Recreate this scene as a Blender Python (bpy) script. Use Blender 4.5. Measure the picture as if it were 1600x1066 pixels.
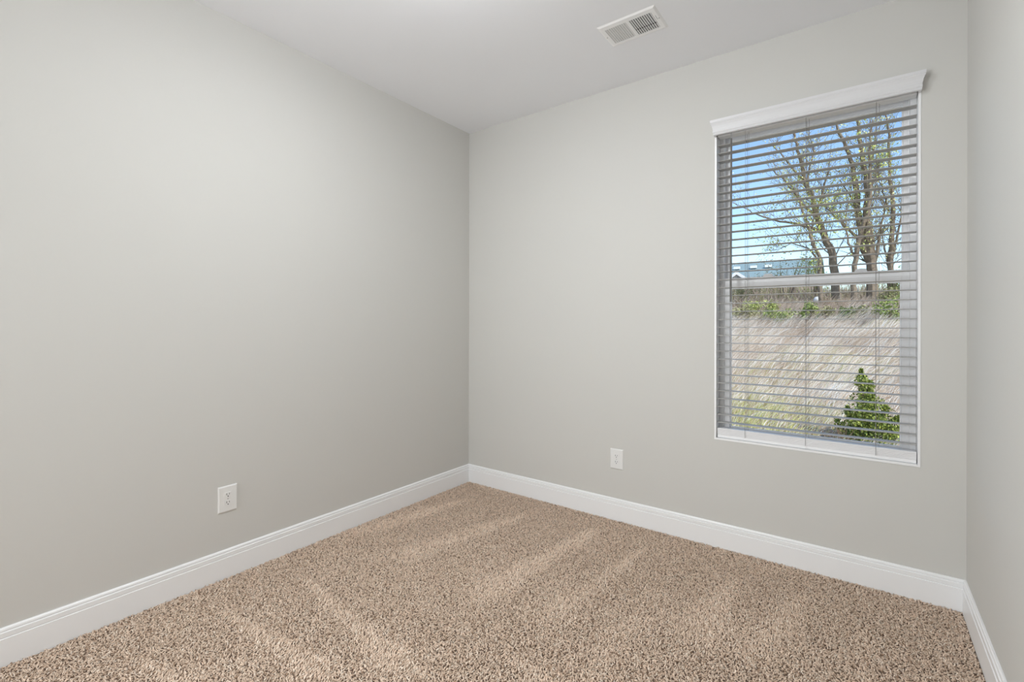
import bpy, math
import numpy as np
from mathutils import Matrix, Vector

for o in list(bpy.data.objects):
    bpy.data.objects.remove(o)
SC = bpy.context.scene
COL = SC.collection
rng = np.random.default_rng(7)

# ------------------------------------------------------------------ camera
F, YAW, ROLL = 743.54, .6363, .0021
CAM = np.array([2.5119, -2.827, 1.2344]); CY = 506.5
FW = np.array([-math.sin(YAW), math.cos(YAW), 0.]); RT = np.array([math.cos(YAW), math.sin(YAW), 0.]); UP = np.array([0, 0, 1.])
R2 = RT * math.cos(ROLL) + UP * math.sin(ROLL); U2 = -RT * math.sin(ROLL) + UP * math.cos(ROLL)
cd = bpy.data.cameras.new('camera'); cam = bpy.data.objects.new('camera', cd); COL.objects.link(cam)
cam.matrix_world = Matrix(((R2[0], U2[0], -FW[0], CAM[0]), (R2[1], U2[1], -FW[1], CAM[1]), (R2[2], U2[2], -FW[2], CAM[2]), (0, 0, 0, 1)))
cd.sensor_fit = 'HORIZONTAL'; cd.sensor_width = 36; cd.lens = F / 1600 * 36
cd.shift_y = -(533 - CY) / 1600; cd.clip_start = .02; cd.clip_end = 500
SC.camera = cam

def at(px, py, Y):
    """point of the plane y = Y seen at that place of the photograph"""
    d = FW + R2 * (px - 800) / F - U2 * (py - CY) / F
    return CAM + d * (Y - CAM[1]) / d[1]

# ------------------------------------------------------------------ view, sky, sun
SC.view_settings.view_transform = 'Standard'; SC.view_settings.look = 'None'
SC.view_settings.exposure = 0.0; SC.view_settings.gamma = 1.0; SC.view_settings.use_curve_mapping = False
w = bpy.data.worlds.new('sky'); SC.world = w; w.use_nodes = True
nt = w.node_tree; nt.nodes.clear()
wo = nt.nodes.new('ShaderNodeOutputWorld'); bg = nt.nodes.new('ShaderNodeBackground'); sk = nt.nodes.new('ShaderNodeTexSky')
sk.sky_type = 'NISHITA'; sk.sun_disc = False; sk.sun_elevation = math.radians(48); sk.sun_rotation = math.radians(140)
sk.air_density = 1.0; sk.dust_density = .4; sk.ozone_density = 2.6
SKY = .25
bg.inputs['Strength'].default_value = SKY
nt.links.new(sk.outputs[0], bg.inputs[0]); nt.links.new(bg.outputs[0], wo.inputs[0])
sl = bpy.data.lights.new('sun', 'SUN'); so = bpy.data.objects.new('sun', sl); COL.objects.link(so)
sl.energy = 4.6; sl.angle = math.radians(.6); sl.color = (1, .96, .9)
so.rotation_euler = Vector((-.75, .42, -.85)).to_track_quat('-Z', 'Y').to_euler()
so.location = (20, -10, 25)
FILL_LAMP = 63.0      # brightness of the added fill lamp's diffuser
hl = bpy.data.lights.new('rear_fill_light', 'AREA'); ho = bpy.data.objects.new('rear_fill_light', hl); COL.objects.link(ho)
hl.shape = 'RECTANGLE'; hl.size = 1.3; hl.size_y = 2.0; hl.energy = 68; hl.color = (.94, .98, 1.0)
ho.location = (.62, -4.30, 1.35); ho.rotation_euler = (math.radians(90), 0, math.radians(-48))   # added fill light behind the viewer, shining in through the opening
SC.cycles.max_bounces = 10; SC.cycles.diffuse_bounces = 6; SC.cycles.transparent_max_bounces = 16
SC.cycles.sample_clamp_indirect = 6

# ------------------------------------------------------------------ materials
def srgb(r, g, b):
    f = lambda c: (c / 255 / 12.92) if c / 255 <= .04045 else ((c / 255 + .055) / 1.055) ** 2.4
    return (f(r), f(g), f(b), 1)

def mat(name, col, rough=.6, bump=None, vary=None, spec=.5, attr=None, metal=0):
    m = bpy.data.materials.new(name); m.use_nodes = True
    n = m.node_tree.nodes; l = m.node_tree.links; b = n['Principled BSDF']
    b.inputs['Base Color'].default_value = col; b.inputs['Roughness'].default_value = rough
    b.inputs['Specular IOR Level'].default_value = spec; b.inputs['Metallic'].default_value = metal
    tc = n.new('ShaderNodeTexCoord')
    if attr:
        a = n.new('ShaderNodeAttribute'); a.attribute_name = attr
        l.new(a.outputs['Color'], b.inputs['Base Color'])
    if vary:
        sc, amt = vary
        t = n.new('ShaderNodeTexNoise'); t.inputs['Scale'].default_value = sc; t.inputs['Detail'].default_value = 4
        l.new(tc.outputs['Object'], t.inputs['Vector'])
        mx = n.new('ShaderNodeMix'); mx.data_type = 'RGBA'; mx.blend_type = 'MIX'
        mx.inputs[6].default_value = tuple(c * (1 - amt) for c in col[:3]) + (1,)
        mx.inputs[7].default_value = tuple(min(1, c * (1 + amt)) for c in col[:3]) + (1,)
        l.new(t.outputs['Fac'], mx.inputs[0]); l.new(mx.outputs[2], b.inputs['Base Color'])
    if bump:
        sc, st, dist = bump
        t = n.new('ShaderNodeTexNoise'); t.inputs['Scale'].default_value = sc; t.inputs['Detail'].default_value = 3
        l.new(tc.outputs['Object'], t.inputs['Vector'])
        bp = n.new('ShaderNodeBump'); bp.inputs['Strength'].default_value = st; bp.inputs['Distance'].default_value = dist
        l.new(t.outputs['Fac'], bp.inputs['Height']); l.new(bp.outputs[0], b.inputs['Normal'])
    return m

M_WALL = mat('wall_paint', (.620, .613, .587, 1), .75, bump=(260, .08, .001), spec=.25)
M_CEIL = mat('ceiling_paint', (.87, .88, .91, 1), .85, bump=(180, .1, .001), spec=.2)
M_TRIM = mat('trim_paint', (.87, .875, .885, 1), .35, bump=(60, .02, .001), spec=.4)
M_VINYL = mat('window_vinyl', (.92, .92, .93, 1), .4, vary=(30, .01), spec=.4)
M_SLAT = mat('blind_slat_darkened', (.46, .45, .435, 1), .45, vary=(12, .02), spec=.4)  # white slats; their dark look against the bright view is put in the colour
M_RAIL = mat('blind_rail', (.84, .84, .85, 1), .45, vary=(12, .02), spec=.4)
M_CORD = mat('blind_cord', (.28, .27, .26, 1), .8, vary=(300, .1))  # pale cords coloured dark, as they look backlit
M_WAND = mat('wand_plastic', (.16, .155, .15, 1), .3, vary=(40, .05))  # backlit darkness put into the wand's colour
M_VAL = mat('valance_wood', (.70, .70, .715, 1), .4, bump=(90, .05, .001))
M_PLATE = mat('outlet_plastic', (.80, .80, .79, 1), .3, vary=(50, .01))
M_DARK = mat('dark_slot', (.03, .03, .03, 1), .6, vary=(40, .1))
M_METALW = mat('vent_enamel', (.88, .88, .88, 1), .35, vary=(30, .01))
M_DUCT = mat('duct_inside', (.26, .26, .27, 1), .6, vary=(30, .1))
M_DAMP = mat('damper_steel', (.35, .35, .36, 1), .5, vary=(30, .1))
M_STEEL = mat('screw_steel', (.55, .55, .55, 1), .35, vary=(80, .1), metal=.6)
M_BASE = mat('carpet_backing', (.16, .11, .08, 1), .95, vary=(80, .2))
M_TUFT = mat('carpet_yarn', (.4, .3, .24, 1), .95, attr='col', spec=.1)
M_DOOR = mat('door_paint', (.75, .75, .75, 1), .4, bump=(60, .02, .001))
M_BRASS = mat('knob_nickel', (.5, .48, .45, 1), .3, vary=(40, .05), metal=1)
M_SOIL = mat('hill_soil', (.30, .235, .165, 1), .95, bump=(6, .5, .05), vary=(1.2, .25))
M_GRASS = mat('grass_blades', (.5, .4, .3, 1), .75, attr='col', spec=.2)
M_BRUSH = mat('brush_twigs', (.3, .22, .17, 1), .85, attr='col', spec=.2)
M_BARK = mat('bark', (.23, .18, .13, 1), .9, bump=(14, .8, .03), vary=(9, .55))
M_LEAF = mat('new_leaves', (.5, .6, .2, 1), .6, attr='col', spec=.3)
M_ROOF = mat('slate_blue_shingles', srgb(128, 148, 152), .8, bump=(10, .3, .03), vary=(4, .12))
M_ROOF2 = mat('mauve_shingles', srgb(150, 128, 112), .8, bump=(10, .3, .03), vary=(4, .15))
M_SIDING = mat('tan_siding', srgb(176, 158, 142), .8, bump=(6, .2, .02), vary=(3, .08))
M_SIDING2 = mat('grey_siding', srgb(150, 156, 160), .8, bump=(6, .2, .02), vary=(3, .06))
M_WTRIM = mat('white_exterior_trim', (.8, .8, .8, 1), .5, vary=(5, .03))
M_DGLASS = mat('dark_house_glass', (.06, .07, .08, 1), .15, vary=(2, .2))

def glass_mat():
    m = bpy.data.materials.new('window_glass'); m.use_nodes = True
    n = m.node_tree.nodes; l = m.node_tree.links; n.clear()
    o = n.new('ShaderNodeOutputMaterial'); t = n.new('ShaderNodeBsdfTransparent'); g = n.new('ShaderNodeBsdfGlossy')
    t.inputs[0].default_value = (.97, .985, .98, 1); g.inputs['Roughness'].default_value = .02
    f = n.new('ShaderNodeFresnel'); f.inputs[0].default_value = 1.12
    mx = n.new('ShaderNodeMixShader'); l.new(f.outputs[0], mx.inputs[0]); l.new(t.outputs[0], mx.inputs[1]); l.new(g.outputs[0], mx.inputs[2])
    l.new(mx.outputs[0], o.inputs[0]); return m
M_GLASS = glass_mat()

def glow_mat(s):
    m = bpy.data.materials.new('fill_lamp_glow'); m.use_nodes = True
    n = m.node_tree.nodes; l = m.node_tree.links; n.clear()
    o = n.new('ShaderNodeOutputMaterial'); e = n.new('ShaderNodeEmission'); e.inputs[0].default_value = (.94, .975, 1, 1); e.inputs[1].default_value = s
    l.new(e.outputs[0], o.inputs[0]); return m
M_GLOW = glow_mat(FILL_LAMP)

# ------------------------------------------------------------------ mesh helpers
class MB:
    def __init__(s): s.v = []; s.f = []
    def add(s, vs, fs):
        k = len(s.v); s.v += [tuple(map(float, p)) for p in vs]; s.f += [tuple(i + k for i in f) for f in fs]; return s
    def box(s, x0, x1, y0, y1, z0, z1):
        v = [(x, y, z) for z in (z0, z1) for y in (y0, y1) for x in (x0, x1)]
        return s.add(v, [(0, 2, 3, 1), (4, 5, 7, 6), (0, 1, 5, 4), (2, 6, 7, 3), (0, 4, 6, 2), (1, 3, 7, 5)])
    def tube(s, pts, rad, n=6, cap=True):
        pts = [np.array(p, float) for p in pts]; rad = rad if hasattr(rad, '__len__') else [rad] * len(pts)
        vs = []; 
        for i, p in enumerate(pts):
            t = pts[min(i + 1, len(pts) - 1)] - pts[max(i - 1, 0)]; t = t / (np.linalg.norm(t) + 1e-9)
            a = np.array([0, 0, 1.]) if abs(t[2]) < .9 else np.array([1., 0, 0])
            u = np.cross(t, a); u /= np.linalg.norm(u); w_ = np.cross(t, u)
            for k in range(n):
                th = 2 * math.pi * k / n; vs.append(p + rad[i] * (u * math.cos(th) + w_ * math.sin(th)))
        fs = [(i * n + k, i * n + (k + 1) % n, (i + 1) * n + (k + 1) % n, (i + 1) * n + k) for i in range(len(pts) - 1) for k in range(n)]
        if cap: fs += [tuple(range(n)), tuple(range((len(pts) - 1) * n, len(pts) * n))[::-1]]
        return s.add(vs, fs)
    def cyl(s, c, axis, r, h, n=20, r2=None):
        a = np.zeros(3); a[axis] = 1; c = np.array(c, float)
        return s.tube([c, c + a * h], [r, r if r2 is None else r2], n)
    def extrude(s, prof, fn0, fn1):
        """closed profile carried from one end to the other"""
        n = len(prof); vs = [fn0(p) for p in prof] + [fn1(p) for p in prof]
        fs = [(i, (i + 1) % n, n + (i + 1) % n, n + i) for i in range(n)] + [tuple(range(n)), tuple(range(n, 2 * n))[::-1]]
        return s.add(vs, fs)

def obj(name, mb, m, parent=None, smooth=False, bevel=0, seg=2):
    me = bpy.data.meshes.new(name); me.from_pydata(mb.v, [], mb.f); me.update()
    import bmesh
    bm = bmesh.new(); bm.from_mesh(me); bmesh.ops.recalc_face_normals(bm, faces=bm.faces); bm.to_mesh(me); bm.free()
    o = bpy.data.objects.new(name, me); COL.objects.link(o); me.materials.append(m)
    if smooth:
        for p in me.polygons: p.use_smooth = True
    if bevel:
        b = o.modifiers.new('b', 'BEVEL'); b.width = bevel; b.segments = seg; b.limit_method = 'ANGLE'; b.angle_limit = .6
    if parent: o.parent = parent; o.matrix_parent_inverse = parent.matrix_world.inverted()
    return o

def fast_mesh(name, verts, faces, m, colors=None, parent=None, smooth=False):
    """verts (N,3); faces: list of (M,k) index arrays; colors (N,3) linear"""
    me = bpy.data.meshes.new(name); me.vertices.add(len(verts)); me.vertices.foreach_set('co', np.ascontiguousarray(verts, dtype=np.float32).ravel())
    idx = np.concatenate([f.ravel() for f in faces]).astype(np.int32); tot = np.concatenate([np.full(len(f), f.shape[1]) for f in faces]).astype(np.int32)
    me.loops.add(len(idx)); me.polygons.add(len(tot)); me.loops.foreach_set('vertex_index', idx)
    st = np.zeros(len(tot), np.int32); st[1:] = np.cumsum(tot)[:-1]
    me.polygons.foreach_set('loop_start', st)
    if smooth: me.polygons.foreach_set('use_smooth', np.ones(len(tot), bool))
    if colors is not None:
        a = me.color_attributes.new('col', 'FLOAT_COLOR', 'POINT')
        a.data.foreach_set('color', np.c_[colors, np.ones(len(colors))].astype(np.float32).ravel())
    me.update(calc_edges=True); me.materials.append(m)
    o = bpy.data.objects.new(name, me); COL.objects.link(o)
    if parent: o.parent = parent; o.matrix_parent_inverse = parent.matrix_world.inverted()
    return o

def thing(name, loc, label, cat, group=None):
    o = bpy.data.objects.new(name, None); COL.objects.link(o); o.location = loc; o.empty_display_size = .1
    o['label'] = label; o['category'] = cat
    if group: o['group'] = group
    bpy.context.view_layer.update()
    return o
def tag(o, label, cat, kind=None, group=None):
    o['label'] = label; o['category'] = cat
    if kind: o['kind'] = kind
    if group: o['group'] = group
    return o
def struct(o, label=None):
    o['kind'] = 'structure'
    if label: o['label'] = label
    return o

# ------------------------------------------------------------------ room shell
W, H, D = 2.8716, 2.74, 3.45
OX0, OX1, OZ0, OZ1 = 1.846, 2.712, .598, 2.352
T = .16
m = MB(); m.box(-T, OX0, 0, T, -.1, H + .1).box(OX1, W + T, 0, T, -.1, H + .1).box(OX0, OX1, 0, T, -.1, OZ0).box(OX0, OX1, 0, T, OZ1, H + .1)
struct(obj('wall_back', m, M_WALL), 'greige painted wall with the window')
struct(obj('wall_left', MB().box(-T, 0, -D, 0, -.1, H + .1), M_WALL), 'greige painted wall left of the corner')
struct(obj('wall_right', MB().box(W, W + T, -D, 0, -.1, H + .1), M_WALL), 'greige painted wall right of the window')
m = MB(); DX0, DX1, DZ = .22, 2.35, 2.30  # opening added to let the fill light into the room
m.box(-T, DX0, -D - T, -D, -.1, H + .1).box(DX1, W + T, -D - T, -D, -.1, H + .1).box(DX0, DX1, -D - T, -D, DZ, H + .1)
struct(obj('wall_front', m, M_WALL))
struct(obj('ceiling', MB().box(-T, W + T, -D - 1.5, T, H, H + .15), M_CEIL), 'flat white ceiling')
struct(obj('floor', MB().box(-T, W + T, -D - 1.5, T, -.12, -.011), M_BASE), 'floor under the carpet')
m = MB().box(DX0 - .06, DX0, -D, -D + .016, -.01, DZ + .06).box(DX1, DX1 + .06, -D, -D + .016, -.01, DZ + .06).box(DX0, DX1, -D, -D + .016, DZ, DZ + .06)
m.box(DX0, DX0 + .015, -D - T, -D, -.01, DZ).box(DX1 - .015, DX1, -D - T, -D, -.01, DZ).box(DX0 + .015, DX1 - .015, -D - T, -D, DZ - .015, DZ)
struct(obj('trim_2', m, M_TRIM, bevel=.002), 'white casing of the wide opening added for the fill light')
HY = -D - 1.25
m = MB().box(-T, 0, HY, -D - T, -.1, H + .1).box(W, W + T, HY, -D - T, -.1, H + .1).box(-T, W + T, HY - T, HY, -.1, H + .1)  # added light-tight box round the fill light, keeps the sky out
struct(obj('wall_fill_box', m, M_WALL), 'walls added to enclose the fill light beyond the opening')
BP = [(0, -.012), (.0145, -.012), (.0145, .090), (.0105, .0920), (.0126, .0955), (.0125, .1115), (.0070, .1145), (.0100, .1180), (.0088, .1240), (.0050, .1285), (0, .1285)]
struct(obj('baseboard_back', MB().extrude(BP, lambda p: (p[0], -p[0], p[1]), lambda p: (W - p[0], -p[0], p[1])), M_TRIM))
struct(obj('baseboard_left', MB().extrude(BP, lambda p: (p[0], -p[0], p[1]), lambda p: (p[0], -D + p[0], p[1])), M_TRIM))
struct(obj('baseboard_right', MB().extrude(BP, lambda p: (W - p[0], -p[0], p[1]), lambda p: (W - p[0], -D + p[0], p[1])), M_TRIM))
m = MB().extrude(BP, lambda p: (p[0], -D + p[0], p[1]), lambda p: (DX0 - .06, -D + p[0], p[1])).extrude(BP, lambda p: (DX1 + .06, -D + p[0], p[1]), lambda p: (W - p[0], -D + p[0], p[1]))
struct(obj('baseboard_front', m, M_TRIM))

# white corner bead and reveal lining round the window opening
def ring(m, x0, x1, z0, z1, wd, y0, y1):
    """rectangular frame: outer x0..x1, z0..z1, member width wd, y0..y1"""
    m.box(x0, x0 + wd, y0, y1, z0, z1).box(x1 - wd, x1, y0, y1, z0, z1).box(x0 + wd, x1 - wd, y0, y1, z0, z0 + wd).box(x0 + wd, x1 - wd, y0, y1, z1 - wd, z1)
    return m
m = ring(MB(), OX0 - .0075, OX1 + .0075, OZ0 - .0075, OZ1 + .0075, .0095, -.0025, .003)
m = ring(m, OX0, OX1, OZ0, OZ1, .002, .003, .078)
struct(obj('trim_1', m, M_TRIM), 'thin white edge lining the window opening')

# ------------------------------------------------------------------ window
win = bpy.data.objects.new('window_1', None); COL.objects.link(win); win.location = ((OX0 + OX1) / 2, .1, OZ0); win['kind'] = 'structure'
win['label'] = 'white vinyl single-hung window behind the blind'; bpy.context.view_layer.update()
m = ring(MB(), OX0 + .002, OX1 - .002, OZ0 + .002, OZ1 - .002, .024, .078, .155)
m.box(OX0 + .026, OX0 + .031, .112, .120, OZ0, OZ1).box(OX1 - .031, OX1 - .026, .112, .120, OZ0, OZ1)
obj('window_frame', m, M_VINYL, win, bevel=.002)
RZ0, RZ1 = 1.441, 1.497      # meeting rail
GX0, GX1 = OX0 + .026, OX1 - .026
def sash(name, z0, z1, y0, y1, stile, top, bot, gz):
    m = MB().box(GX0, GX0 + stile, y0, y1, z0, z1).box(GX1 - stile, GX1, y0, y1, z0, z1)
    m.box(GX0 + stile, GX1 - stile, y0, y1, z0, z0 + bot).box(GX0 + stile, GX1 - stile, y0, y1, z1 - top, z1)
    e = .006     # glazing bead
    a, b, c, d = GX0 + stile, GX1 - stile, z0 + bot, z1 - top
    m.box(a, a + e, y0 + .008, y1 - .004, c, d).box(b - e, b, y0 + .008, y1 - .004, c, d).box(a + e, b - e, y0 + .008, y1 - .004, c, c + e).box(a + e, b - e, y0 + .008, y1 - .004, d - e, d)
    s = obj(name, m, M_VINYL, win, bevel=.0015)
    g = obj('glass_pane', MB().box(a + .001, b - .001, gz, gz + .003, c + .001, d - .001), M_GLASS, s)
    return s
up = sash('upper_sash', RZ0 + .012, OZ1 - .026, .122, .148, .022, .034, .040, .134)
lo = sash('lower_sash', OZ0 + .026, RZ1, .085, .111, .029, RZ1 - RZ0, .026, .097)
m = MB().box(GX0 + .029, GX1 - .029, .0815, .085, RZ1 - .012, RZ1 - .006)
obj('rail_lip', m, M_VINYL, lo)
for px in (1200, 1345):
    c = at(px, 436 if px == 1200 else 429, .085)
    m = MB().box(c[0] - .025, c[0] + .025, .086, .108, RZ1, RZ1 + .006).tube([(c[0] - .02, .094, RZ1 + .008), (c[0], .084, RZ1 + .010), (c[0] + .022, .079, RZ1 + .009)], [.005, .006, .004], 8)
    obj('sash_lock', m, M_VINYL, win, smooth=False, bevel=.001)

# ------------------------------------------------------------------ blind
bl = thing('window_blind', ((OX0 + OX1) / 2, .037, OZ0), 'open horizontal slat blind hanging in the window, with crown valance and tilt wand', 'blind')
SX0, SX1, SY0, SY1 = OX0 + .005, OX1 - .005, .012, .062
slz = [.685 + .0444 * k for k in range(36)]
m = MB()
def slat(m, z, crown=.0012, q=.0013):
    pr = [(SY0, z), (SY0 + .0008, z + q), (.025, z + q + crown), (.037, z + q + crown * 1.3), (.049, z + q + crown), (SY1 - .0008, z + q), (SY1, z),
          (SY1 - .0008, z - q), (.049, z - q + crown), (.037, z - q + crown * 1.3), (.025, z - q + crown), (SY0 + .0008, z - q)]
    m.extrude(pr, lambda p: (SX0, p[0], p[1]), lambda p: (SX1, p[0], p[1]))
for z in slz: slat(m, z)
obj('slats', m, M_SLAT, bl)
m = MB()
for k in range(8): slat(m, .6205 + k * .0044, .0003, .0019)
obj('stacked_slats', m, M_RAIL, bl)
obj('bottom_rail', MB().box(SX0, SX1, SY0, SY1, OZ0 + .003, .6180), M_RAIL, bl, bevel=.003)
obj('headrail', MB().box(SX0, SX1, .010, .066, 2.288, 2.340), M_RAIL, bl, bevel=.002)
LX = (1.993, 2.274, 2.559)
for x in LX:
    m = MB()
    for y in (SY0 - .0012, SY1 + .0012): m.tube([(x, y, .604), (x, y, 2.30)], .0009, 5)
    m.tube([(x + .012, .037, .604), (x + .012, .037, 2.30)], .0007, 5)
    for z in slz: m.box(x - .0006, x + .0006, SY0, SY1, z - .0024, z - .0014)
    c = obj('ladder_cord', m, M_CORD, bl)
    m = MB().box(x - .006, x + .006, SY0 - .003, SY0, .604, .614)
    m.tube([(x, SY0 - .002, .612), (x + .004, SY0 - .004, .625), (x + .003, SY0 - .003, .638)], .0012, 5)
    obj('cord_button', m, M_RAIL, c)
m = MB().tube([(1.9235, .004, 2.262), (1.9225, .003, 1.9), (1.9215, .003, 1.36)], [.0048, .0054, .0058], 6)
wd_ = obj('tilt_wand', m, M_WAND, bl)
obj('wand_hook', MB().tube([(1.9235, .006, 2.300), (1.9235, .000, 2.285), (1.9235, .004, 2.262)], .002, 6), M_STEEL, wd_)
VP = [(2.284, 0), (2.288, .0035), (2.2925, .0030), (2.295, .0015), (2.300, .0045), (2.306, .0050), (2.309, .0035), (2.318, .0045), (2.332, .0080), (2.343, .0125), (2.3465, .0145), (2.350, .0135), (2.354, .0155), (2.366, .0165)]
m = MB(); vs = []
for z, p in VP:
    x0, x1, y = 1.8395 - p, 2.7175 + p, -(.034 + p)
    vs += [(x0, -.0005, z), (x0, y, z), (x1, y, z), (x1, -.0005, z)]
fs = [(4 * i + k, 4 * i + k + 1, 4 * i + 5 + k, 4 * i + 4 + k) for i in range(len(VP) - 1) for k in range(3)]
n = len(VP); fs.append((4 * n - 4, 4 * n - 3, 4 * n - 2, 4 * n - 1))
k0 = len(vs); t = .009       # inner faces, so that the moulding has thickness
vs += [(1.8395 + t, -.0005, 2.284), (1.8395 + t, -.034 + t, 2.284), (2.7175 - t, -.034 + t, 2.284), (2.7175 - t, -.0005, 2.284)]
vs += [(1.8395 + t, -.0005, 2.355), (1.8395 + t, -.034 + t, 2.355), (2.7175 - t, -.034 + t, 2.355), (2.7175 - t, -.0005, 2.355)]
fs += [(k, k + 1, k0 + k + 1, k0 + k) for k in range(3)] + [(k0 + k, k0 + k + 1, k0 + 5 + k, k0 + 4 + k) for k in range(3)] + [(k0 + 4, k0 + 5, k0 + 6, k0 + 7)]
m.add(vs, fs); obj('valance', m, M_VAL, bl)

# ------------------------------------------------------------------ outlets
def outlet(loc, rz, label):
    t = thing('wall_outlet', loc, label, 'outlet', 'duplex wall outlets')
    # built in the plane x (along the wall), z up, facing -y, then turned
    me_parts = []
    m = MB(); w2, h2 = .0435, .0635
    m.add([(-w2, 0, -h2), (w2, 0, -h2), (w2, 0, h2), (-w2, 0, h2), (-w2, -.003, -h2), (w2, -.003, -h2), (w2, -.003, h2), (-w2, -.003, h2),
           (-w2 + .005, -.0065, -h2 + .005), (w2 - .005, -.0065, -h2 + .005), (w2 - .005, -.0065, h2 - .005), (-w2 + .005, -.0065, h2 - .005)],
          [(0, 1, 2, 3), (8, 9, 10, 11)] + [(i, (i + 1) % 4, 4 + (i + 1) % 4, 4 + i) for i in range(4)] + [(4 + i, 4 + (i + 1) % 4, 8 + (i + 1) % 4, 8 + i) for i in range(4)])
    me_parts.append(('cover_plate', m, M_PLATE, None))
    for s in (1, -1):
        cz = s * .0195; m = MB(); pts = []
        for k in range(32):
            a = 2 * math.pi * k / 32; pts.append((.0172 * math.cos(a), max(-.0125, min(.0125, .0172 * math.sin(a))) + cz))
        m.extrude(pts, lambda p: (p[0], -.0055, p[1]), lambda p: (p[0], -.0085, p[1]))
        me_parts.append(('receptacle', m, M_PLATE, None))
        m = MB().box(-.0075, -.0052, -.0089, -.0084, cz - .0005, cz + .0085).box(.0052, .0072, -.0089, -.0084, cz + .0005, cz + .0080)
        m.cyl((0, -.0089, cz - .0065), 1, .0027, .0005, 14)
        me_parts.append(('plug_slots', m, M_DARK, 'receptacle'))
    me_parts.append(('screw', MB().cyl((0, -.0078, 0), 1, .003, .0015, 14), M_STEEL, None))
    last = None
    for nme, mb, ma, par in me_parts:
        o = obj(nme, mb, ma)
        if par: o.parent = last
        else: o.parent = t
        if nme == 'receptacle': last = o
    t.rotation_euler = (0, 0, rz)
outlet((1.2535, 0, .379), 0, 'small white duplex outlet on the wall left of the window')
outlet((0, -1.777, .375), math.pi / 2, 'white duplex outlet on the long wall left of the corner')

# ------------------------------------------------------------------ ceiling vent
vx, vy = 1.567, -.5275
vt = thing('ceiling_vent', (vx, vy, H), 'white rectangular louvred air register in the ceiling near the window wall', 'air vent')
hx, hy = .150, .1025
m = MB()
xs = [vx - hx, vx - .121, vx - .009, vx + .008, vx + .119, vx + hx]; ya, yb = vy - .064, vy + .074
zt, zb = H - .0003, H - .0052
def plate(x0, x1, y0, y1): m.box(x0, x1, y0, y1, zb, zb + .0015)
plate(xs[0] + .011, xs[5] - .011, vy - hy + .011, ya); plate(xs[0] + .011, xs[5] - .011, yb, vy + hy - .011)
plate(xs[0] + .011, xs[1], ya, yb); plate(xs[2], xs[3], ya, yb); plate(xs[4], xs[5] - .011, ya, yb)
q = [(vx - hx, vy - hy), (vx + hx, vy - hy), (vx + hx, vy + hy), (vx - hx, vy + hy)]; qi = [(x - math.copysign(.011, x - vx), y - math.copysign(.011, y - vy)) for x, y in q]
m.add([(x, y, zt) for x, y in q] + [(x, y, zb) for x, y in qi], [(i, (i + 1) % 4, 4 + (i + 1) % 4, 4 + i) for i in range(4)])
obj('face_plate', m, M_METALW, vt)
obj('duct_box', MB().box(xs[1], xs[4], ya, yb, H - .0012, H - .0008), M_DUCT, vt)
for a, b, s in ((xs[1], xs[2], -1), (xs[3], xs[4], 1)):
    m = MB(); N = 10
    for i in range(N):
        c = a + (b - a) * (i + .5) / N; dx = .0031 * s if s < 0 else .0036
        v = [(c + dx, ya, zb), (c + dx, yb, zb), (c - dx, yb, zb + .0038), (c - dx, ya, zb + .0038)]
        v2 = [(x + .0008, y, z) for x, y, z in v]
        m.add(v + v2, [(0, 1, 2, 3), (4, 5, 6, 7), (0, 1, 5, 4), (1, 2, 6, 5), (2, 3, 7, 6), (3, 0, 4, 7)])
    obj('louvers', m, M_METALW, vt)
obj('damper_bar', MB().box(xs[3], xs[4], vy + .026, vy + .032, H - .0035, H - .0015), M_DARK, vt)
obj('lever_slot', MB().box(vx + .1275, vx + .1295, vy - .030, vy + .006, zb - .0003, zb + .0002), M_DAMP, vt)
for sx in (-1, 1): obj('screw', MB().cyl((vx + sx * .137, vy, zb - .001), 2, .0035, .001, 12), M_STEEL, vt)

# ------------------------------------------------------------------ added fill lamp on the ceiling (above the view)
LXY = (1.34, -1.72)
lp = thing('fill_lamp', (LXY[0], LXY[1], H), 'round flush lamp added on the ceiling out of view as fill light', 'lamp')
m = MB().cyl((LXY[0], LXY[1], H - .030), 2, .205, .0295, 40)
obj('fill_lamp_base', m, M_METALW, lp, bevel=.004)
m = MB().tube([(LXY[0], LXY[1], H - .030 - z) for z in (0, .058, .068, .072)], [.18, .186, .16, .02], 40)
obj('diffuser', m, M_GLOW, lp, smooth=False)

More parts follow.
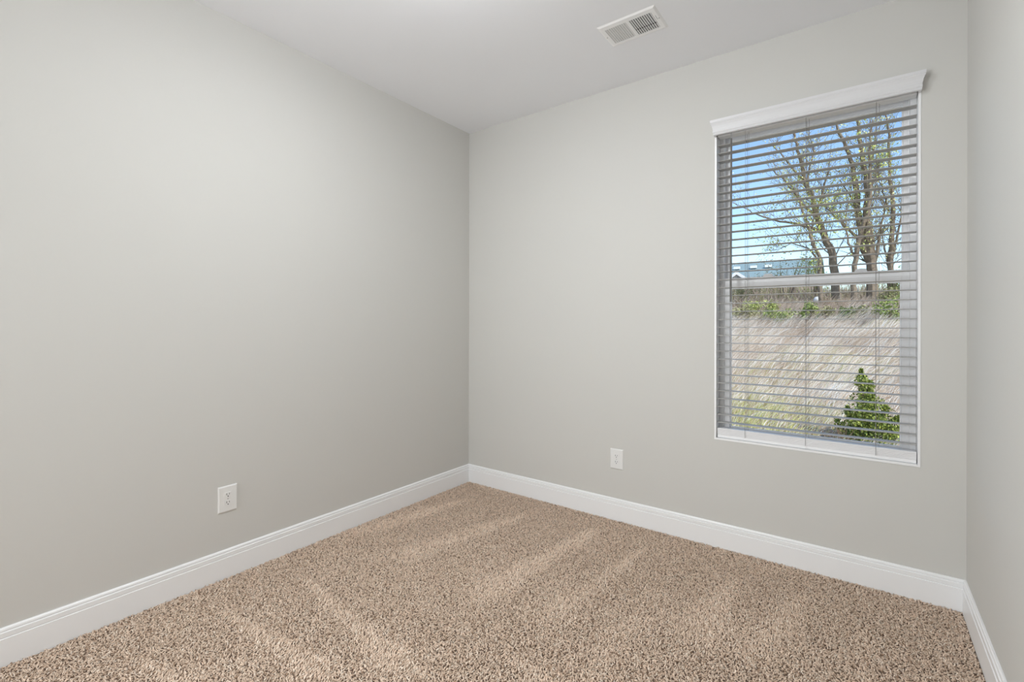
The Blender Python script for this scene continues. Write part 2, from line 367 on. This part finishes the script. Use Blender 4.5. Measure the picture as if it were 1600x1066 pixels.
# ------------------------------------------------------------------ carpet pile
def carpet():
    r = np.random.default_rng(3)
    sp = .0059
    gx, gy = np.meshgrid(np.arange(.018, W - .016, sp), np.arange(-D + .01, -.0165, sp))
    x = gx.ravel() + r.uniform(-.5, .5, gx.size) * sp; y = gy.ravel() + r.uniform(-.5, .5, gx.size) * sp
    x = np.clip(x, .019, W - .019); y = np.clip(y, -D + .02, -.019)
    n = len(x)
    # vacuum strokes: (near end, far end, half width near, half width far, strength)
    st = [((.26, -.27), (.09, -1.15), .03, .10, 1), ((.78, -.15), (.50, -1.25), .03, .13, 1), ((1.22, -.14), (1.10, -1.25), .03, .12, 1), ((1.56, -.2), (1.42, -1.2), .02, .10, .8),
          ((.22, -1.93), (1.05, -1.86), .02, .08, 1), ((.27, -1.56), (1.25, -1.69), .015, .09, 1), ((1.4, -1.40), (2.1, -1.5), .02, .12, .8), ((2.0, -.25), (1.98, -.95), .03, .14, .7),
          ((2.3, -.24), (2.18, -.95), .02, .12, .7), ((2.52, -.36), (2.5, -1.0), .02, .09, .5), ((.3, -2.25), (1.2, -2.1), .02, .09, .9), ((1.75, -.8), (1.7, -1.5), .05, .15, .5)]
    nap = np.zeros(n)
    for a, b, w0, w1, s in st:
        a = np.array(a); b = np.array(b); L = np.linalg.norm(b - a); d = (b - a) / L
        u = ((x - a[0]) * d[0] + (y - a[1]) * d[1]) / L; v = np.abs(-(x - a[0]) * d[1] + (y - a[1]) * d[0])
        hw = w0 + (w1 - w0) * np.clip(u, 0, 1)
        k = np.clip(1.3 - v / hw, 0, 1) * np.clip(u / .12, 0, 1) * np.clip((1.05 - u) / .2, 0, 1)
        nap = np.maximum(nap, s * k)
    nap = nap + .12 * np.sin(x * 7 + 1.3 * np.sin(y * 5)) + .1 * np.sin(y * 9 + 2 * np.sin(x * 4))
    nap = np.clip(nap, 0, 1)
    L = .0150 * r.uniform(.75, 1.2, n)
    th = r.uniform(0, 2 * np.pi, n); tilt = np.radians(r.uniform(25, 62, n))
    ld = np.array([-.25, .97])          # brushed away from the viewer on the light strokes
    lx = np.cos(th) * (1 - .55 * nap) + ld[0] * nap; ly = np.sin(th) * (1 - .55 * nap) + ld[1] * nap
    q = np.hypot(lx, ly) + 1e-6; lx /= q; ly /= q
    dirv = np.c_[lx * np.sin(tilt), ly * np.sin(tilt), np.cos(tilt)]
    side = np.c_[-ly, lx, np.zeros(n)]; up = np.cross(dirv, side)
    base = np.c_[x, y, np.full(n, -.0125)]
    rad = .00235 * r.uniform(.8, 1.25, n)
    curl = r.uniform(-.35, .35, n)
    V = np.zeros((n, 10, 3)); 
    for j, (t_, rr) in enumerate(((0, .8), (.5, 1.1), (.88, .8))):
        c = base + dirv * (L * t_)[:, None] + side * (curl * L * t_ * t_)[:, None] - np.c_[np.zeros((n, 2)), (L * .25 * t_ * t_)]
        for k in range(3):
            a = 2 * np.pi * k / 3 + j * .5
            V[:, j * 3 + k] = c + (side * math.cos(a) + up * math.sin(a)) * (rad * rr)[:, None]
    V[:, 9] = base + dirv * (L * 1.03)[:, None] + side * (curl * L)[:, None] - np.c_[np.zeros((n, 2)), (L * .25)]
    V[..., 0] = np.clip(V[..., 0], .0150, W - .0150); V[..., 1] = np.clip(V[..., 1], -D + .016, -.0150)
    b = (np.arange(n) * 10)[:, None]
    quads = []
    for j in range(2):
        for k in range(3):
            k2 = (k + 1) % 3; quads.append(b + np.array([[j * 3 + k, j * 3 + k2, (j + 1) * 3 + k2, (j + 1) * 3 + k]]))
    tris = [b + np.array([[6 + k, 6 + (k + 1) % 3, 9]]) for k in range(3)]
    pal = np.array([(.88, .71, .575), (.80, .63, .50), (.70, .54, .42), (.93, .80, .68), (.44, .31, .22)])
    ci = r.choice(5, n, p=[.30, .27, .22, .13, .08])
    c = pal[ci] * r.uniform(.88, 1.12, n)[:, None]
    c = c * (1 + .10 * nap)[:, None]      # strokes painted lighter, standing in for light caught by the brushed nap
    C = np.repeat(c[:, None, :], 10, 1)
    return fast_mesh('carpet_pile', V.reshape(-1, 3), [np.concatenate(quads), np.concatenate(tris)], M_TUFT, C.reshape(-1, 3))
tag(carpet(), 'beige-brown frieze carpet with vacuum marks covering the whole floor', 'carpet', 'stuff')

# ------------------------------------------------------------------ outdoors: the bank
PY = [-2, .2, 3.5, 5, 8, 12, 16, 20, 24, 40, 55, 200]; PZ = [-.45, -.42, -.38, -.30, -.08, .45, 1.08, 1.68, 1.95, 2.35, 2.9, 3.0]
def gz(x, y):
    x = np.asarray(x, float); y = np.asarray(y, float)
    f = np.clip((y - 3) / 5, 0, 1)
    return np.interp(y, PY, PZ) + f * (.06 * np.sin(x * .9 + y * .35) + .04 * np.sin(x * 2.1 - y * 1.3))
ys = np.concatenate([np.linspace(.17, 26, 120), np.linspace(26.5, 200, 60)]); xs_ = np.concatenate([np.linspace(-120, -14, 20), np.linspace(-13, 12, 100), np.linspace(13, 90, 20)])
GX, GY = np.meshgrid(xs_, ys); V = np.c_[GX.ravel(), GY.ravel(), gz(GX, GY).ravel()]
nx = len(xs_); i, j = np.meshgrid(np.arange(nx - 1), np.arange(len(ys) - 1)); a = (j * nx + i).ravel()
gr = fast_mesh('ground', V, [np.c_[a, a + 1, a + nx + 1, a + nx]], M_SOIL, smooth=True); struct(gr, 'grassy bank rising behind the house')

def ribbons(base, dirx, diry, h, bend, wdt, segs=4, r=rng):
    """curved blades; base (n,3), lean direction, height, bend amount, width"""
    n = len(base); V = np.zeros((n, (segs + 1) * 2, 3))
    ang = r.uniform(0, np.pi, n); sd = np.c_[np.cos(ang), np.sin(ang), np.zeros(n)]
    for j in range(segs + 1):
        t = j / segs
        off = np.c_[dirx * h * (bend * t ** 1.8), diry * h * (bend * t ** 1.8), h * (t - .42 * bend * t ** 2.4)]
        ww = wdt * (1 - .8 * t)
        V[:, 2 * j] = base + off - sd * ww[:, None] / 2; V[:, 2 * j + 1] = base + off + sd * ww[:, None] / 2
    b = (np.arange(n) * (segs + 1) * 2)[:, None]
    F_ = np.concatenate([b + np.array([[2 * j, 2 * j + 1, 2 * j + 3, 2 * j + 2]]) for j in range(segs)])
    return V, F_

def wedge(n, y0, y1, r, pw=.5, mg=1.6):
    y = y0 + (y1 - y0) * r.uniform(0, 1, n) ** pw
    s = y - CAM[1]; xl = CAM[0] - .2116 * s - mg; xr = CAM[0] + .049 * s + mg
    return r.uniform(0, 1, n) * (xr - xl) + xl, y

def vnoise(x, y, s, seed):
    rr = np.random.default_rng(seed); g = rr.uniform(0, 1, (64, 64))
    u = x * s + 31.7; v = y * s + 17.3; iu = np.floor(u).astype(int); iv = np.floor(v).astype(int); fu = u - iu; fv = v - iv
    fu = fu * fu * (3 - 2 * fu); fv = fv * fv * (3 - 2 * fv); G = lambda a, b: g[a % 64, b % 64]
    return (G(iu, iv) * (1 - fu) + G(iu + 1, iv) * fu) * (1 - fv) + (G(iu, iv + 1) * (1 - fu) + G(iu + 1, iv + 1) * fu) * fv

def dry_grass():
    r = np.random.default_rng(11); n = 95000
    x, y = wedge(n, 3.8, 21, r, .72)
    # tufts: pull blades towards clump centres
    n1 = vnoise(x, y, 1.6, 1); n2 = vnoise(x, y, .55, 2)
    base = np.c_[x, y, gz(x, y) - .02]
    far = np.clip((y - 6) / 5, 0, 1)
    h = (.20 + .42 * far) * r.uniform(.6, 1.35, n) * (.7 + .6 * n1)
    th = r.normal(0.1, .34, n) + (n2 - .5) * .8; dx, dy = np.cos(th), np.sin(th) * .8
    bend = r.uniform(.3, .95, n)
    V, F_ = ribbons(base, dx, dy, h, bend, r.uniform(.006, .015, n) * (.65 + y / 18), 4, r)
    pale = np.array([.84, .73, .60]); tan = np.array([.56, .41, .28]); mauve = np.array([.42, .31, .24]); white = np.array([.97, .93, .86]); green = np.array([.46, .46, .18])
    k = np.clip(r.normal(.48, .4, n) + (n1 - .5) * .9, 0, 1)[:, None]
    c = pale * k + tan * (1 - k)
    hi = (np.clip((y - 14) / 4, 0, 1) * (.55 + .5 * n2))[:, None]; c = c * (1 - hi * .6) + mauve * hi * .6
    wsel = r.uniform(0, 1, n) < .32 * (1 - np.clip((y - 14) / 4, 0, 1)); c[wsel] = white
    g = np.clip((7.2 - y) / 2.2, 0, 1) * .5 * np.clip(1.25 - (x - .6) * .45, 0, 1) + .12 * (n2 > .62)
    gs = r.uniform(0, 1, n) < g; c[gs] = green * r.uniform(.8, 1.5, gs.sum())[:, None]
    C = np.repeat(c[:, None, :], V.shape[1], 1)
    return fast_mesh('dry_grass', V.reshape(-1, 3), [F_], M_GRASS, C.reshape(-1, 3))
tag(dry_grass(), 'long pale dry grass bent over on the bank outside the window', 'grass', 'stuff')

def green_grass():
    r = np.random.default_rng(12); n = 26000
    x, y = wedge(n, 3.2, 8.5, r, .8)
    n2 = vnoise(x, y, .9, 5); keep = (n2 + .5 - (x - 1.0) * .22 - (y - 5) * .22) > r.uniform(.35, .9, n); x = x[keep]; y = y[keep]; n = len(x)
    base = np.c_[x, y, gz(x, y) - .01]; th = r.uniform(0, 6.28, n)
    V, F_ = ribbons(base, np.cos(th), np.sin(th), r.uniform(.06, .16, n), r.uniform(.2, .9, n), r.uniform(.005, .009, n), 3, r)
    k = r.uniform(0, 1, n)[:, None]; c = np.array([.42, .47, .13]) * k + np.array([.66, .60, .34]) * (1 - k)
    return fast_mesh('green_grass', V.reshape(-1, 3), [F_], M_GRASS, np.repeat(c[:, None, :], V.shape[1], 1).reshape(-1, 3))
tag(green_grass(), 'short yellow-green grass at the foot of the bank', 'grass', 'stuff')

def brush():
    r = np.random.default_rng(13); n = 26000
    x, y = wedge(n, 15.6, 25, r, .9, 4)
    n1 = vnoise(x, y, .5, 8)
    base = np.c_[x, y, gz(x, y) - .02]; th = r.uniform(0, 6.28, n)
    h = r.uniform(.35, 1.35, n) * (.45 + .75 * n1) * np.clip((y - 16) / 3, .35, 1)
    V, F_ = ribbons(base, np.cos(th), np.sin(th), h, r.uniform(.2, 1.1, n), r.uniform(.012, .03, n), 3, r)
    k = r.uniform(0, 1, n)[:, None]; c = np.array([.52, .41, .34]) * k + np.array([.25, .18, .13]) * (1 - k)
    s = r.uniform(0, 1, n) < .12; c[s] = (.70, .62, .5); s = r.uniform(0, 1, n) < .14; c[s] = (.36, .38, .13)
    return fast_mesh('brown_brush', V.reshape(-1, 3), [F_], M_BRUSH, np.repeat(c[:, None, :], V.shape[1], 1).reshape(-1, 3))
tag(brush(), 'tangled brown brush along the top of the bank', 'brush', 'stuff')

def thicket():
    r = np.random.default_rng(14); n = 26000
    x, y = wedge(n, 27, 37, r, 1, 7); n1 = vnoise(x, y, .33, 9)
    base = np.c_[x, y, gz(x, y) - .02]; th = r.uniform(0, 6.28, n)
    V, F_ = ribbons(base, np.cos(th), np.sin(th), r.uniform(.6, 2.1, n) * (.6 + .6 * n1), r.uniform(.05, .7, n), r.uniform(.02, .05, n), 3, r)
    k = r.uniform(0, 1, n)[:, None]; c = np.array([.46, .36, .30]) * k + np.array([.26, .20, .15]) * (1 - k)
    s = r.uniform(0, 1, n) < .22; c[s] = (.42, .44, .20)
    return fast_mesh('far_thicket', V.reshape(-1, 3), [F_], M_BRUSH, np.repeat(c[:, None, :], V.shape[1], 1).reshape(-1, 3))
tag(thicket(), 'brown and olive thicket in the distance behind the tree trunks', 'thicket', 'stuff')

# ------------------------------------------------------------------ shrubs
def leaf_cloud(name, P, size, cols, m, parent, r, up=.3):
    n = len(P); d = r.normal(0, 1, (n, 3)); d[:, 2] += up; d /= np.linalg.norm(d, axis=1)[:, None]
    e = np.cross(d, r.normal(0, 1, (n, 3))); e /= np.linalg.norm(e, axis=1)[:, None]
    s = (size * r.uniform(.6, 1.4, n))[:, None]
    V = np.stack([P - e * s * .35, P + d * s * .5 - e * s * .1, P + d * s, P + d * s * .5 + e * s * .35], 1)
    V = np.stack([P, P + d * s * .5 - e * s * .3, P + d * s, P + d * s * .5 + e * s * .3], 1)
    b = (np.arange(n) * 4)[:, None]; k = r.uniform(0, 1, n)[:, None]
    c = np.array(cols[0]) * k + np.array(cols[1]) * (1 - k)
    return fast_mesh(name, V.reshape(-1, 3), [b + np.array([[0, 1, 2, 3]])], m, np.repeat(c[:, None, :], 4, 1).reshape(-1, 3), parent)

GREENS = {'bright': ((.40, .44, .14), (.18, .25, .07)), 'olive': ((.38, .36, .17), (.22, .21, .10)), 'yellow': ((.55, .56, .20), (.32, .37, .12)), 'dark': ((.26, .32, .10), (.10, .15, .05))}
def shrub(px, py, Y, wd, ht, kind, label, n=1400, seed=0):
    r = np.random.default_rng(100 + seed)
    c = at(px, py, Y); g = float(gz(c[0], c[1])); base = np.array([c[0], c[1], g])
    t = thing('shrub', base, label, 'shrub', 'shrubs along the top of the bank')
    m = MB()
    for k in range(9):
        a = r.uniform(0, 6.28); q = r.uniform(.3, .9)
        e = base + np.array([math.cos(a) * wd * .35 * q, math.sin(a) * wd * .35 * q, ht * r.uniform(.6, .9)])
        m.tube([base + [0, 0, -.03], (base + e) / 2 + r.normal(0, .04, 3), e], [.022, .015, .006], 5)
    obj('stems', m, M_BARK, t)
    # foliage gathered on uneven lobes
    lobes = [(base + np.array([r.normal(0, wd * .22), r.normal(0, wd * .2), ht * r.uniform(.3, .85)]), r.uniform(.18, .32)) for _ in range(9)]
    P = []
    for q, s in lobes:
        k = n // 9; v = r.normal(0, 1, (k, 3)); v /= np.linalg.norm(v, axis=1)[:, None]; v *= (r.uniform(0, 1, k) ** .45)[:, None]
        P.append(q + v * np.array([wd * s, wd * s, ht * s * .8]))
    P = np.concatenate(P); P[:, 2] = np.maximum(P[:, 2], gz(P[:, 0], P[:, 1]) + .03)
    leaf_cloud('leaves', P, .07, GREENS[kind], M_LEAF, t, r)
    return t
SH = [(1160, 482, 16, 1.4, .85, 'olive', 'low olive shrub at the left end of the bank top'),
      (1152, 452, 24, 2.2, 1.5, 'olive', 'olive bush in front of the brown house, at the left sash edge'),
      (1196, 474, 17, 1.1, .95, 'yellow', 'yellow-green shrub beside the grey corner of the low house'),
      (1225, 492, 15.8, 1.3, .8, 'bright', 'mid green shrub between the yellow-green shrub and the white post'),
      (1268, 488, 15.6, .65, .95, 'bright', 'narrow bright green shrub just under the white post'),
      (1302, 495, 15.9, 1.2, .75, 'olive', 'low olive shrub right of the white post'),
      (1325, 503, 15.5, .45, .7, 'dark', 'small dark green shrub below the twin-trunk tree'),
      (1346, 500, 15.9, .7, .75, 'olive', 'small olive shrub under the largest trunk'),
      (1398, 496, 14.9, 1.1, 1.1, 'bright', 'large bright green shrub at the right sash edge, nearest the room'),
      (1404, 456, 22, 1.5, 1.9, 'bright', 'bright green bush behind, at the right end just under the meeting rail'),
      (1389, 484, 20, 1.2, 1.0, 'olive', 'olive shrub between the two bright green bushes at the right'),
      (1272, 425, 22, 1.3, 3.0, 'yellow', 'tall yellow-green bush at the foot of the leaning tree'),
      (1225, 430, 23, 2.6, 2.7, 'olive', 'wide thin olive bush in front of the slate blue roof')]
for k, s in enumerate(SH):
    shrub(*s, n=(700 if k == 12 else 1300), seed=k)

def juniper():
    r = np.random.default_rng(77); Y = 5.0; c = at(1362, 640, Y); g = float(gz(c[0], Y)); base = np.array([c[0], Y, g])
    t = thing('juniper_bush', base, 'young evergreen juniper standing in the dry grass at the lower right of the window', 'bush')
    m = MB(); P = []
    spikes = [(-.11, .0, .98, .15), (-.02, .06, .82, .14), (-.02, .05, .70, .16), (.15, .05, .50, .15), (-.26, -.02, .46, .13), (.27, 0, .40, .13), (.05, -.18, .42, .17), (-.16, -.15, .45, .14), (.33, .1, .33, .12), (-.38, .03, .27, .12), (.0, .2, .6, .15), (.2, -.16, .28, .15)]
    for dx, dy, h, w_ in spikes:
        top = base + [dx, dy, h]; m.tube([base + [0, 0, -.02], base + [dx * .7, dy * .7, h * .35], top], [.02, .012, .003], 5)
        n = int(1500 * h * w_ / .13)
        u = r.uniform(0, 1, n); zz = u ** .8; a = r.uniform(0, 6.28, n); rad = w_ * (1 - zz) ** .6 * (1 + .5 * np.sin(zz * 22 + dx * 40)) * (1 + .35 * np.sin(3 * a + zz * 30)) * np.sqrt(r.uniform(.1, 1.3, n))
        cx = dx * (.6 + .4 * zz); cyy = dy * (.6 + .4 * zz)
        P.append(np.c_[base[0] + cx + rad * np.cos(a), base[1] + cyy + rad * np.sin(a), base[2] + .02 + zz * h * .97])
    obj('stems', m, M_BARK, t); leaf_cloud('foliage', np.concatenate(P), .032, ((.42, .46, .10), (.07, .12, .03)), M_LEAF, t, r, up=1.2)
juniper()

def dead_brush():
    r = np.random.default_rng(79); Y = 4.6; c = at(1305, 700, Y); g = float(gz(c[0], Y)); base = np.array([c[0], Y, g])
    m = MB()
    for k in range(46):
        b = base + [r.uniform(-.16, .16), r.uniform(-.1, .1), -.02]; d = np.array([r.normal(0, .07), r.normal(0, .05), r.uniform(.12, .30)])
        m.tube([b, b + d * .5 + r.normal(0, .01, 3), b + d], [.004, .003, .0015], 4)
    tag(obj('weed_clump', m, mat('dead_stems', (.20, .12, .08, 1), .9, vary=(30, .3))), 'clump of dead brown stems at the left foot of the juniper', 'weeds')
dead_brush()

# ------------------------------------------------------------------ trees
def tree(label, Y, limbs, rad, nleaf, seed, leafcol, name='budding_tree', twigs=26):
    r = np.random.default_rng(seed)
    L = []
    for pts in limbs:
        p = [at(px, py, Y) for px, py in pts]; j = r.normal(0, .25, len(p)); j[0] = 0
        for k in range(len(p)): p[k] = p[k] + FW * np.cumsum(j)[k] * .2
        L.append(p)
    g0 = L[0][0]; g = float(gz(g0[0], g0[1])); base = np.array([g0[0], g0[1], g])
    L[0] = [base + [0, 0, -.1]] + [p for p in L[0] if p[2] > g + .3]
    t = thing(name, base, label, 'tree', 'bare budding trees on the bank')
    bud = []
    def smooth(p, k=3):
        p = np.array(p); u = np.linspace(0, len(p) - 1, (len(p) - 1) * k + 1)
        q = np.stack([np.interp(u, range(len(p)), p[:, i]) for i in range(3)], 1); q[1:-1] += r.normal(0, .018, (len(q) - 2, 3)); return q
    m1 = MB(); m2 = MB()
    for i, p in enumerate(L):
        q = smooth(p); R0 = rad[i]; rr = np.linspace(1, .22, len(q)) * R0
        (m1 if i == 0 else m2).tube(list(q), list(rr), 8)
        nt_ = twigs if i == 0 else int(twigs * .8)
        for k in range(nt_):
            u = r.uniform(.16, 1) if i == 0 else r.uniform(.08, 1); s = u * (len(q) - 1); a = int(min(s, len(q) - 2)); b0 = q[a] + (q[a + 1] - q[a]) * (s - a)
            tan = q[a + 1] - q[a]; tan /= np.linalg.norm(tan)
            d = tan * .55 + np.array([r.normal(0, .5), r.normal(0, .35), r.uniform(.05, .6)]); d /= np.linalg.norm(d)
            ln = r.uniform(.6, 2.0) * (1.15 - .45 * u); P = [b0]; dd = d.copy()
            for _ in range(5):
                dd = dd + r.normal(0, .16, 3) + [0, 0, .06]; dd /= np.linalg.norm(dd); P.append(P[-1] + dd * ln / 5)
            tr = max(.009, R0 * .16 * (1.1 - u)); m2.tube(P, list(np.linspace(tr, .0045, 6)), 4)
            for _ in range(6):
                a = r.integers(1, 6); b1 = P[a]; d2 = dd + r.normal(0, .55, 3); d2 /= np.linalg.norm(d2); l2 = r.uniform(.2, .75)
                e = b1 + d2 * l2; mid = (b1 + e) / 2 + r.normal(0, .03, 3)
                m2.tube([b1, mid, e], [.0065, .005, .003], 3); bud += [mid, e, b1 + (e - b1) * .75]
        bud += list(q[len(q) // 4:])
    obj('trunk', m1, M_BARK, t); obj('branches', m2, M_BARK, t)
    bud = np.array(bud); P = bud[r.integers(0, len(bud), nleaf)] + r.normal(0, .08, (nleaf, 3))
    leaf_cloud('new_leaves', P, .075, leafcol, M_LEAF, t, r)
LC1 = ((.82, .80, .42), (.52, .55, .22))
tree('leaning budding tree with a long left limb, furthest left of the trees', 21.0,
     [[(1308, 490), (1307, 440), (1301, 400), (1290, 368), (1278, 338), (1270, 310), (1258, 288), (1250, 255), (1243, 225), (1238, 205)],
      [(1290, 368), (1268, 356), (1240, 350), (1205, 344), (1180, 336), (1166, 326)], [(1280, 340), (1262, 326), (1240, 300), (1222, 276), (1205, 262)],
      [(1272, 312), (1262, 292), (1236, 262), (1218, 240), (1205, 225)], [(1276, 332), (1286, 305), (1292, 280), (1298, 262)], [(1262, 300), (1262, 270), (1268, 245), (1272, 225)]],
     [.17, .07, .07, .06, .06, .05], 1500, 21, LC1, twigs=24)
tree('slender mossy budding tree just left of the leaning trunk', 20.2,
     [[(1285, 490), (1280, 440), (1277, 405), (1266, 380), (1258, 350), (1250, 325), (1240, 300), (1228, 285)], [(1277, 405), (1262, 388), (1236, 380), (1215, 392)], [(1268, 384), (1270, 355), (1276, 335)]],
     [.09, .04, .04], 1500, 22, ((.66, .72, .20), (.42, .50, .12)), twigs=20)
tree('largest budding tree with twin trunks splitting low', 21.5,
     [[(1363, 490), (1364, 440), (1362, 408), (1356, 378), (1352, 345), (1352, 312), (1349, 280), (1345, 245), (1340, 205), (1338, 175)],
      [(1362, 412), (1350, 392), (1344, 360), (1341, 325), (1338, 290), (1332, 258), (1322, 232), (1308, 205), (1300, 188)], [(1348, 384), (1336, 368), (1318, 352), (1300, 336), (1285, 322)],
      [(1364, 420), (1372, 385), (1380, 350), (1384, 318)], [(1352, 300), (1362, 270), (1366, 240), (1368, 205)], [(1342, 330), (1328, 300), (1318, 280)]],
     [.21, .16, .07, .08, .07, .05], 2000, 23, LC1, twigs=26)
tree('ivy-flecked budding tree between the twin trunks and the leaning tree', 20.6,
     [[(1336, 490), (1334, 440), (1336, 405), (1342, 370), (1352, 338), (1358, 300), (1358, 262), (1356, 225), (1362, 188)], [(1336, 400), (1326, 380), (1322, 350), (1324, 325)], [(1356, 310), (1366, 285), (1374, 262)]],
     [.11, .05, .05], 1900, 24, ((.70, .74, .25), (.45, .52, .15)), twigs=24)
tree('dark straight budding tree furthest right', 22.3,
     [[(1393, 490), (1392, 440), (1390, 400), (1390, 360), (1390, 320), (1388, 280), (1388, 240), (1386, 200), (1384, 165)], [(1391, 410), (1398, 385), (1406, 350), (1410, 318), (1412, 285)], [(1389, 330), (1382, 300), (1374, 275)], [(1392, 432), (1384, 400), (1377, 372)]],
     [.12, .06, .04, .05], 1200, 25, LC1, twigs=24)

# ------------------------------------------------------------------ far houses
def gable_roof(m, x0, x1, y0, y1, ze, zr, ov=.4, th=.18):
    ym = (y0 + y1) / 2
    m.extrude([(y0 - ov, ze - .15), (ym, zr), (y1 + ov, ze - .15), (y1 + ov, ze - .15 - th), (ym, zr - th), (y0 - ov, ze - .15 - th)], lambda p: (x0 - ov, p[0], p[1]), lambda p: (x1 + ov, p[0], p[1]))
def house_far():
    t = thing('house', (-12, 55, gz(-12, 55)), 'distant house with a long slate blue roof and a small white gable', 'house')
    g = float(gz(-12, 55)) - .2
    obj('walls', MB().box(-24, -1.5, 55, 64, g, 6.3), M_SIDING, t)
    m = MB(); gable_roof(m, -24, -1.5, 55, 64, 6.45, 8.65); obj('roof', m, M_ROOF, t)
    c = at(1151, 426, 52.5)
    m = MB(); x0, x1 = c[0] - 1.6, c[0] + 1.6
    m.extrude([(x0, 5.6), (c[0], c[2] - .12), (x1, 5.6)], lambda p: (p[0], 52.7, p[1]), lambda p: (p[0], 57, p[1])); gb = obj('gable', m, M_SIDING2, t)
    m = MB()
    for s in (-1, 1): m.add([(c[0], 52.4, c[2] + .12), (c[0] + s * 1.9, 52.4, 5.55), (c[0] + s * 1.9, 52.4, 5.25), (c[0], 52.4, c[2] - .22), (c[0], 52.7, c[2] + .12), (c[0] + s * 1.9, 52.7, 5.55), (c[0] + s * 1.9, 52.7, 5.25), (c[0], 52.7, c[2] - .22)],
                            [(0, 1, 2, 3), (4, 5, 6, 7), (0, 1, 5, 4), (1, 2, 6, 5), (2, 3, 7, 6), (3, 0, 4, 7)])
    obj('gable_trim', m, M_WTRIM, gb)
    for px in (1152, 1178, 1201):
        c = at(px, 413, 57.5); z = 6.45 + (57.5 - 54.6) * .455
        obj('roof_vent', MB().box(c[0] - .32, c[0] + .32, 57.1, 57.5, z - .1, z + .2), M_WTRIM, t)
    for x in (-21, -17.5, -13, -5, -3):
        f = obj('window_frame', MB().box(x - .7, x + .7, 54.9, 55, 3.9, 5.4), M_WTRIM, t); obj('pane', MB().box(x - .58, x + .58, 54.86, 54.9, 4.02, 5.28), M_DGLASS, f)
house_far()
def house_near():
    Y = 40; a = at(1126, 478, Y); b = at(1216, 478, Y); e = at(1268, 478, Y); g = float(gz(a[0], Y)) - .2
    t = thing('house', (b[0], Y, g), 'low brown-roofed house with white porch posts beyond the bank', 'house')
    obj('walls', MB().box(a[0] - 4, b[0] - .1, Y + 1.6, Y + 8, g, 3.62), M_SIDING, t)
    obj('side_wall', MB().box(b[0] - .55, e[0], Y, Y + 8, g, 3.62), M_SIDING2, t)
    m = MB(); gable_roof(m, a[0] - 4, e[0], Y, Y + 8, 3.78, 5.0, .3); obj('roof', m, M_ROOF2, t)
    for px in (1160, 1186, 1206): c = at(px, 470, Y); obj('porch_post', MB().box(c[0] - .1, c[0] + .1, Y, Y + .2, g, 3.6), M_WTRIM, t)
    for px in (1147, 1174):
        c = at(px, 470, Y + 1.6); f = obj('window_frame', MB().box(c[0] - .55, c[0] + .55, Y + 1.5, Y + 1.6, 2.5, 3.45), M_WTRIM, t); obj('pane', MB().box(c[0] - .47, c[0] + .47, Y + 1.46, Y + 1.5, 2.58, 3.37), M_DGLASS, f)
house_near()
def post():
    c = at(1277, 470, 20.5); g = float(gz(c[0], 20.5)); x, y = c[0], c[1]
    t = thing('yard_post', (x, y, g), 'small white post with a round head standing on top of the bank', 'post')
    obj('pole', MB().tube([(x, y, g - .1), (x, y, c[2] - .05)], .045, 8), M_WTRIM, t)
    m = MB(); m.tube([(x, y, c[2] + .17 * math.cos(q)) for q in np.linspace(math.pi - .1, .1, 10)], [.15 * math.sin(q) + .005 for q in np.linspace(math.pi - .1, .1, 10)], 12)
    obj('round_head', m, M_WTRIM, t, smooth=True)
post()
